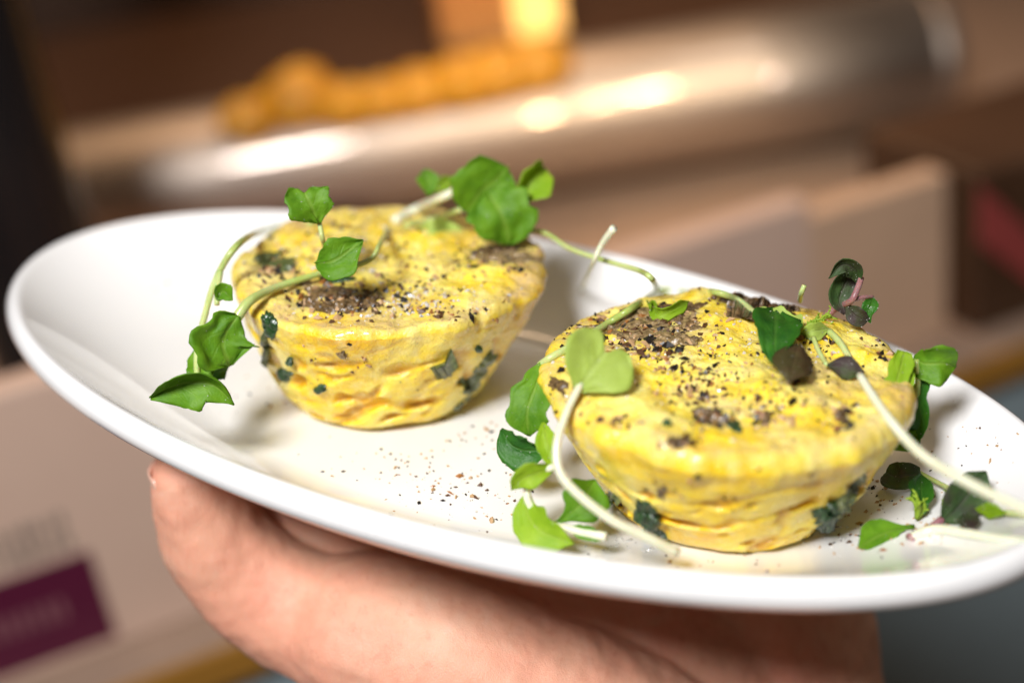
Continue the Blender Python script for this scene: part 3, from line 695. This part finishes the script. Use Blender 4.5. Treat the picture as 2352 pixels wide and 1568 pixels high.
# warmer
def mat_steel(name, col, rough, coat=0.):
    m = N(name); v = m.coord(); st = m.n('ShaderNodeMapping'); st.inputs['Scale'].default_value = (.05, 4, 4); m.l(v, st.inputs[0])
    f = m.noise(3, 4, .6, st.outputs[0]); m.color(m.mix(f, tuple(c*.85 for c in col), col)).set(Metallic=1., Roughness=rough)
    m.l(m.ramp(f, [(.3, rough*.8), (.7, rough*1.25)]), m.b.inputs['Roughness'])
    if coat:                                            # polished sheen over the brushed metal
        g = m.n('ShaderNodeBsdfGlossy'); g.inputs['Color'].default_value = col+(1,); g.inputs['Roughness'].default_value = .05
        mx = m.n('ShaderNodeMixShader'); mx.inputs[0].default_value = coat
        m.l(m.b.outputs[0], mx.inputs[1]); m.l(g.outputs[0], mx.inputs[2]); m.l(mx.outputs[0], m.out.inputs[0])
    return m.m
M_STEEL = mat_steel('brushed steel', (.56, .47, .40), .50, .11); M_BROWN = plain('brown panel', (.11, .052, .026), .4); M_DARK = plain('dark brown wall', (.060, .026, .011), .5, sc=.2); M_BLACK = plain('black gloss', (.010, .009, .010), .25)
M_RED = plain('red trim', (.30, .05, .045), .5); M_PINK = plain('rose trim', (.40, .10, .07), .5); M_MAUVE = plain('mauve trim', (.34, .09, .075), .6)
WY = math.radians(2)
wx = Vector((math.cos(WY), math.sin(WY), 0)); wy = Vector((-math.sin(WY), math.cos(WY), 0))
TR = 4.5
T0 = W(2110, 128, 95)                                   # right end of the steel roll
warm = thing('food_warmer', Vector((T0.x, T0.y, TZ)), 'steel food warmer with a thick rolled front edge behind the plate', 'food warmer', None, True, WY)
hz = T0.z-TZ
V, F = tube_geo([(0, 0, hz), (-40, 0, hz), (-110, 0, hz)], [TR, TR, TR], 40, 3); mk('rolled_edge', V, F, M_STEEL, warm, local=True)
V, F = tube_geo([(0, 0, hz), (.8, 0, hz), (1.7, 0, hz), (2.3, 0, hz)], [TR, TR*.98, TR*.8, .3], 40, 5); mk('end_cap', V, F, M_STEEL, warm, local=True)
lbox('front_panel', (-110, -.5, 1.0, 2.5, .05, hz-2.4), M_BROWN, warm, .2)
for k, (z0, z1_, mt) in enumerate([(hz-TR-1.4, hz-TR+1.6, M_PINK), (hz-TR-2.7, hz-TR-2.0, M_BROWN)]):
    lbox('trim_strip', (-110, -38, -TR-.9, -TR-.3, z0, z1_) if k == 0 else (-110, -1.5, .2, 1.0, z0, z1_), mt, warm, .15)
lbox('tray', (-110, -1, 3.6, 36, hz+2.0, hz+3.0), M_DARK, warm, .2)
wall = thing('back_wall', Vector((T0.x, T0.y, TZ))+wy*38, 'dark brown back wall panel with mauve ledges above the warmer', 'wall', None, True, WY)
lbox('panel', (-130, 90, 0, 3, .05, hz+45), M_DARK, wall)
lbox('ledge', (-130, -8, -2.2, 0, hz+16, hz+20), M_MAUVE, wall, .2); lbox('ledge', (-130, -8, -1.2, 0, hz+9, hz+10), M_BROWN, wall, .2)

# golden pastries on the tray
def mat_gold():
    m = N('golden crust'); m.color(m.mix(m.ramp(m.noise(.9, 4), [(.35, 0.), (.65, 1.)]), (.50, .20, .008), (.78, .38, .02))).set(Roughness=.5, Subsurface_Weight=.2, Subsurface_Scale=.004); return m.m
M_GOLD = mat_gold()
def pastry(px, py, r, seed, label):
    c = plane_hit(px, py, TZ+hz+3.0+r*.75); V = []; nu, nv = 24, 14
    for j in range(nv+1):
        ph = math.pi*j/nv
        for k in range(nu):
            a = 2*math.pi*k/nu; q = Vector((math.sin(ph)*math.cos(a), math.sin(ph)*math.sin(a), math.cos(ph)))
            rr = r*(1+.18*fbm(q.x*1.6+seed, q.y*1.6, q.z*1.6, 3)+.06*abs(math.sin(a*4)))
            V.append(Vector((c.x, c.y, c.z))+Vector((q.x*rr*1.15, q.y*rr*.95, q.z*rr*(1. if q.z > 0 else .8))))
    F = [tuple(reversed(f)) for f in grid_faces(nu, nv+1, True)]
    o = mk('pastry', V, F, M_GOLD, None, base=(c.x, c.y, c.z-r*.8), room=True); props(o, label, 'pastry', 'golden pastries on the warmer tray')
PL = ['leftmost round golden pastry in the blurred row', 'tall golden pastry tilted beside the leftmost one', 'third golden pastry from the left in the row', 'fourth golden pastry from the left in the row', 'fifth golden pastry, lower half hidden by the steel edge', 'sixth golden pastry from the left, near the glowing lamp', 'golden pastry right below the glowing lamp', 'rightmost golden pastry in the blurred row']
for i, (px, py, r) in enumerate([(570, 270, 1.7), (690, 225, 2.3), (795, 238, 1.7), (880, 224, 1.7), (965, 206, 1.8), (1060, 185, 2.0), (1150, 165, 2.0), (1235, 148, 2.0)]):
    pastry(px, py+10, r*.92, i*3.3, PL[i])
# glowing lamp
lp = W(1165, 205, 104)
lamp = thing('heat_lamp', lp, 'copper heat lamp with a glowing amber mesh window above the pastries', 'lamp', None, True, WY)
M_COPPER = mat_steel('copper', (.80, .42, .16), .35)
def mat_glow():
    m = N('glowing mesh'); br = m.n('ShaderNodeTexBrick'); br.inputs['Scale'].default_value = 1.2; m.l(m.coord(), br.inputs['Vector'])
    m.color((.8, .4, .1)); m.b.inputs['Emission Color'].default_value = (1., .55, .16, 1)
    br.inputs['Color1'].default_value = (1, 1, 1, 1); br.inputs['Color2'].default_value = (.8, .8, .8, 1); br.inputs['Mortar'].default_value = (.3, .3, .3, 1)
    m.l(m.math('MULTIPLY', br.outputs['Color'], 1.5), m.b.inputs['Emission Strength']); return m.m
lbox('housing', (-4.5, 4.5, 0, 6, -1, 14), M_COPPER, lamp, .6); lbox('glow_window', (1.2, 4.6, -.5, -.05, .2, 12), mat_glow(), lamp, .1)
# black post at the left
bp = plane_hit(200, 1000, TZ)
post = thing('black_post', bp, 'black glossy upright post at the left edge', 'post', None, True, YAW)
V, F = tube_geo([(0, 0, .02), (0, 0, 20), (0, 0, 46)], [3.5, 3.3, 3.3], 28, 3); mk('shaft', V, F, M_BLACK, post, local=True)
V, F = tube_geo([(0, 0, .01), (0, 0, .6), (0, 0, 1.2)], [5.2, 5.1, 3.6], 28, 3); mk('foot', V, F, M_BLACK, post, local=True)
# dark crate with red band at the right
rp = plane_hit(2240, 772, TZ)
def face_at(px, py, p):
    d = W(px, py, 1)-EYE; t = (p-EYE).dot(ey)/d.dot(ey); q = EYE+d*t-p; return q.dot(ex), q.z
cab = thing('dark_crate', rp, 'dark brown crate with a red band at the right edge', 'crate', None, True, YAW)
lbox('body', (0, 40, 0, 9, .05, face_at(2200, 415, rp)[1]), M_DARK, cab, .3)
Q = [face_at(*p, rp) for p in ((2190, 575), (2420, 690), (2420, 585), (2165, 455))]
Q = [(max(.1, x), z) for x, z in Q]
V = [(x, -.3, z) for x, z in Q]+[(x, -.02, z) for x, z in Q]
mk('red_band', V, [(0, 1, 2, 3), (7, 6, 5, 4), (0, 4, 5, 1), (1, 5, 6, 2), (2, 6, 7, 3), (3, 7, 4, 0)], M_RED, cab, False, local=True)

# added narrow spots, placed and aimed only to put glints on the steel roll
def glint(px, py, d, dist, r, power, colr):
    p = W(px, py, d); ax = Vector((T0.x, T0.y, T0.z)); n = p-ax; n -= wx*n.dot(wx)
    vdir = (p-EYE).normalized(); n = n.normalized() if n.length > .1 else -vdir
    # true surface point and normal on the roll along this line of sight
    o, dd = EYE-ax, vdir; o2, d2 = o-wx*o.dot(wx), dd-wx*dd.dot(wx)
    a, b, c = d2.dot(d2), 2*o2.dot(d2), o2.dot(o2)-TR**2; disc = b*b-4*a*c
    t = (-b-math.sqrt(max(0, disc)))/(2*a); q = EYE+dd*t; n = (o2+d2*t).normalized()
    rf = dd-n*2*dd.dot(n)
    return aimed_spot('glint_spot', q+rf*dist, q, r, power, colr)
glint(1250, 262, 100, 60, .8, 2.8, (1., .72, .40)); glint(1385, 232, 100, 64, .8, 1.8, (1., .74, .42)); glint(1475, 212, 100, 60, .8, 3.0, (1., .80, .52)); glint(1525, 205, 100, 66, .8, 1.8, (1., .74, .42))
glint(1992, 140, 98, 60, .8, 2.6, (1., .97, .92))
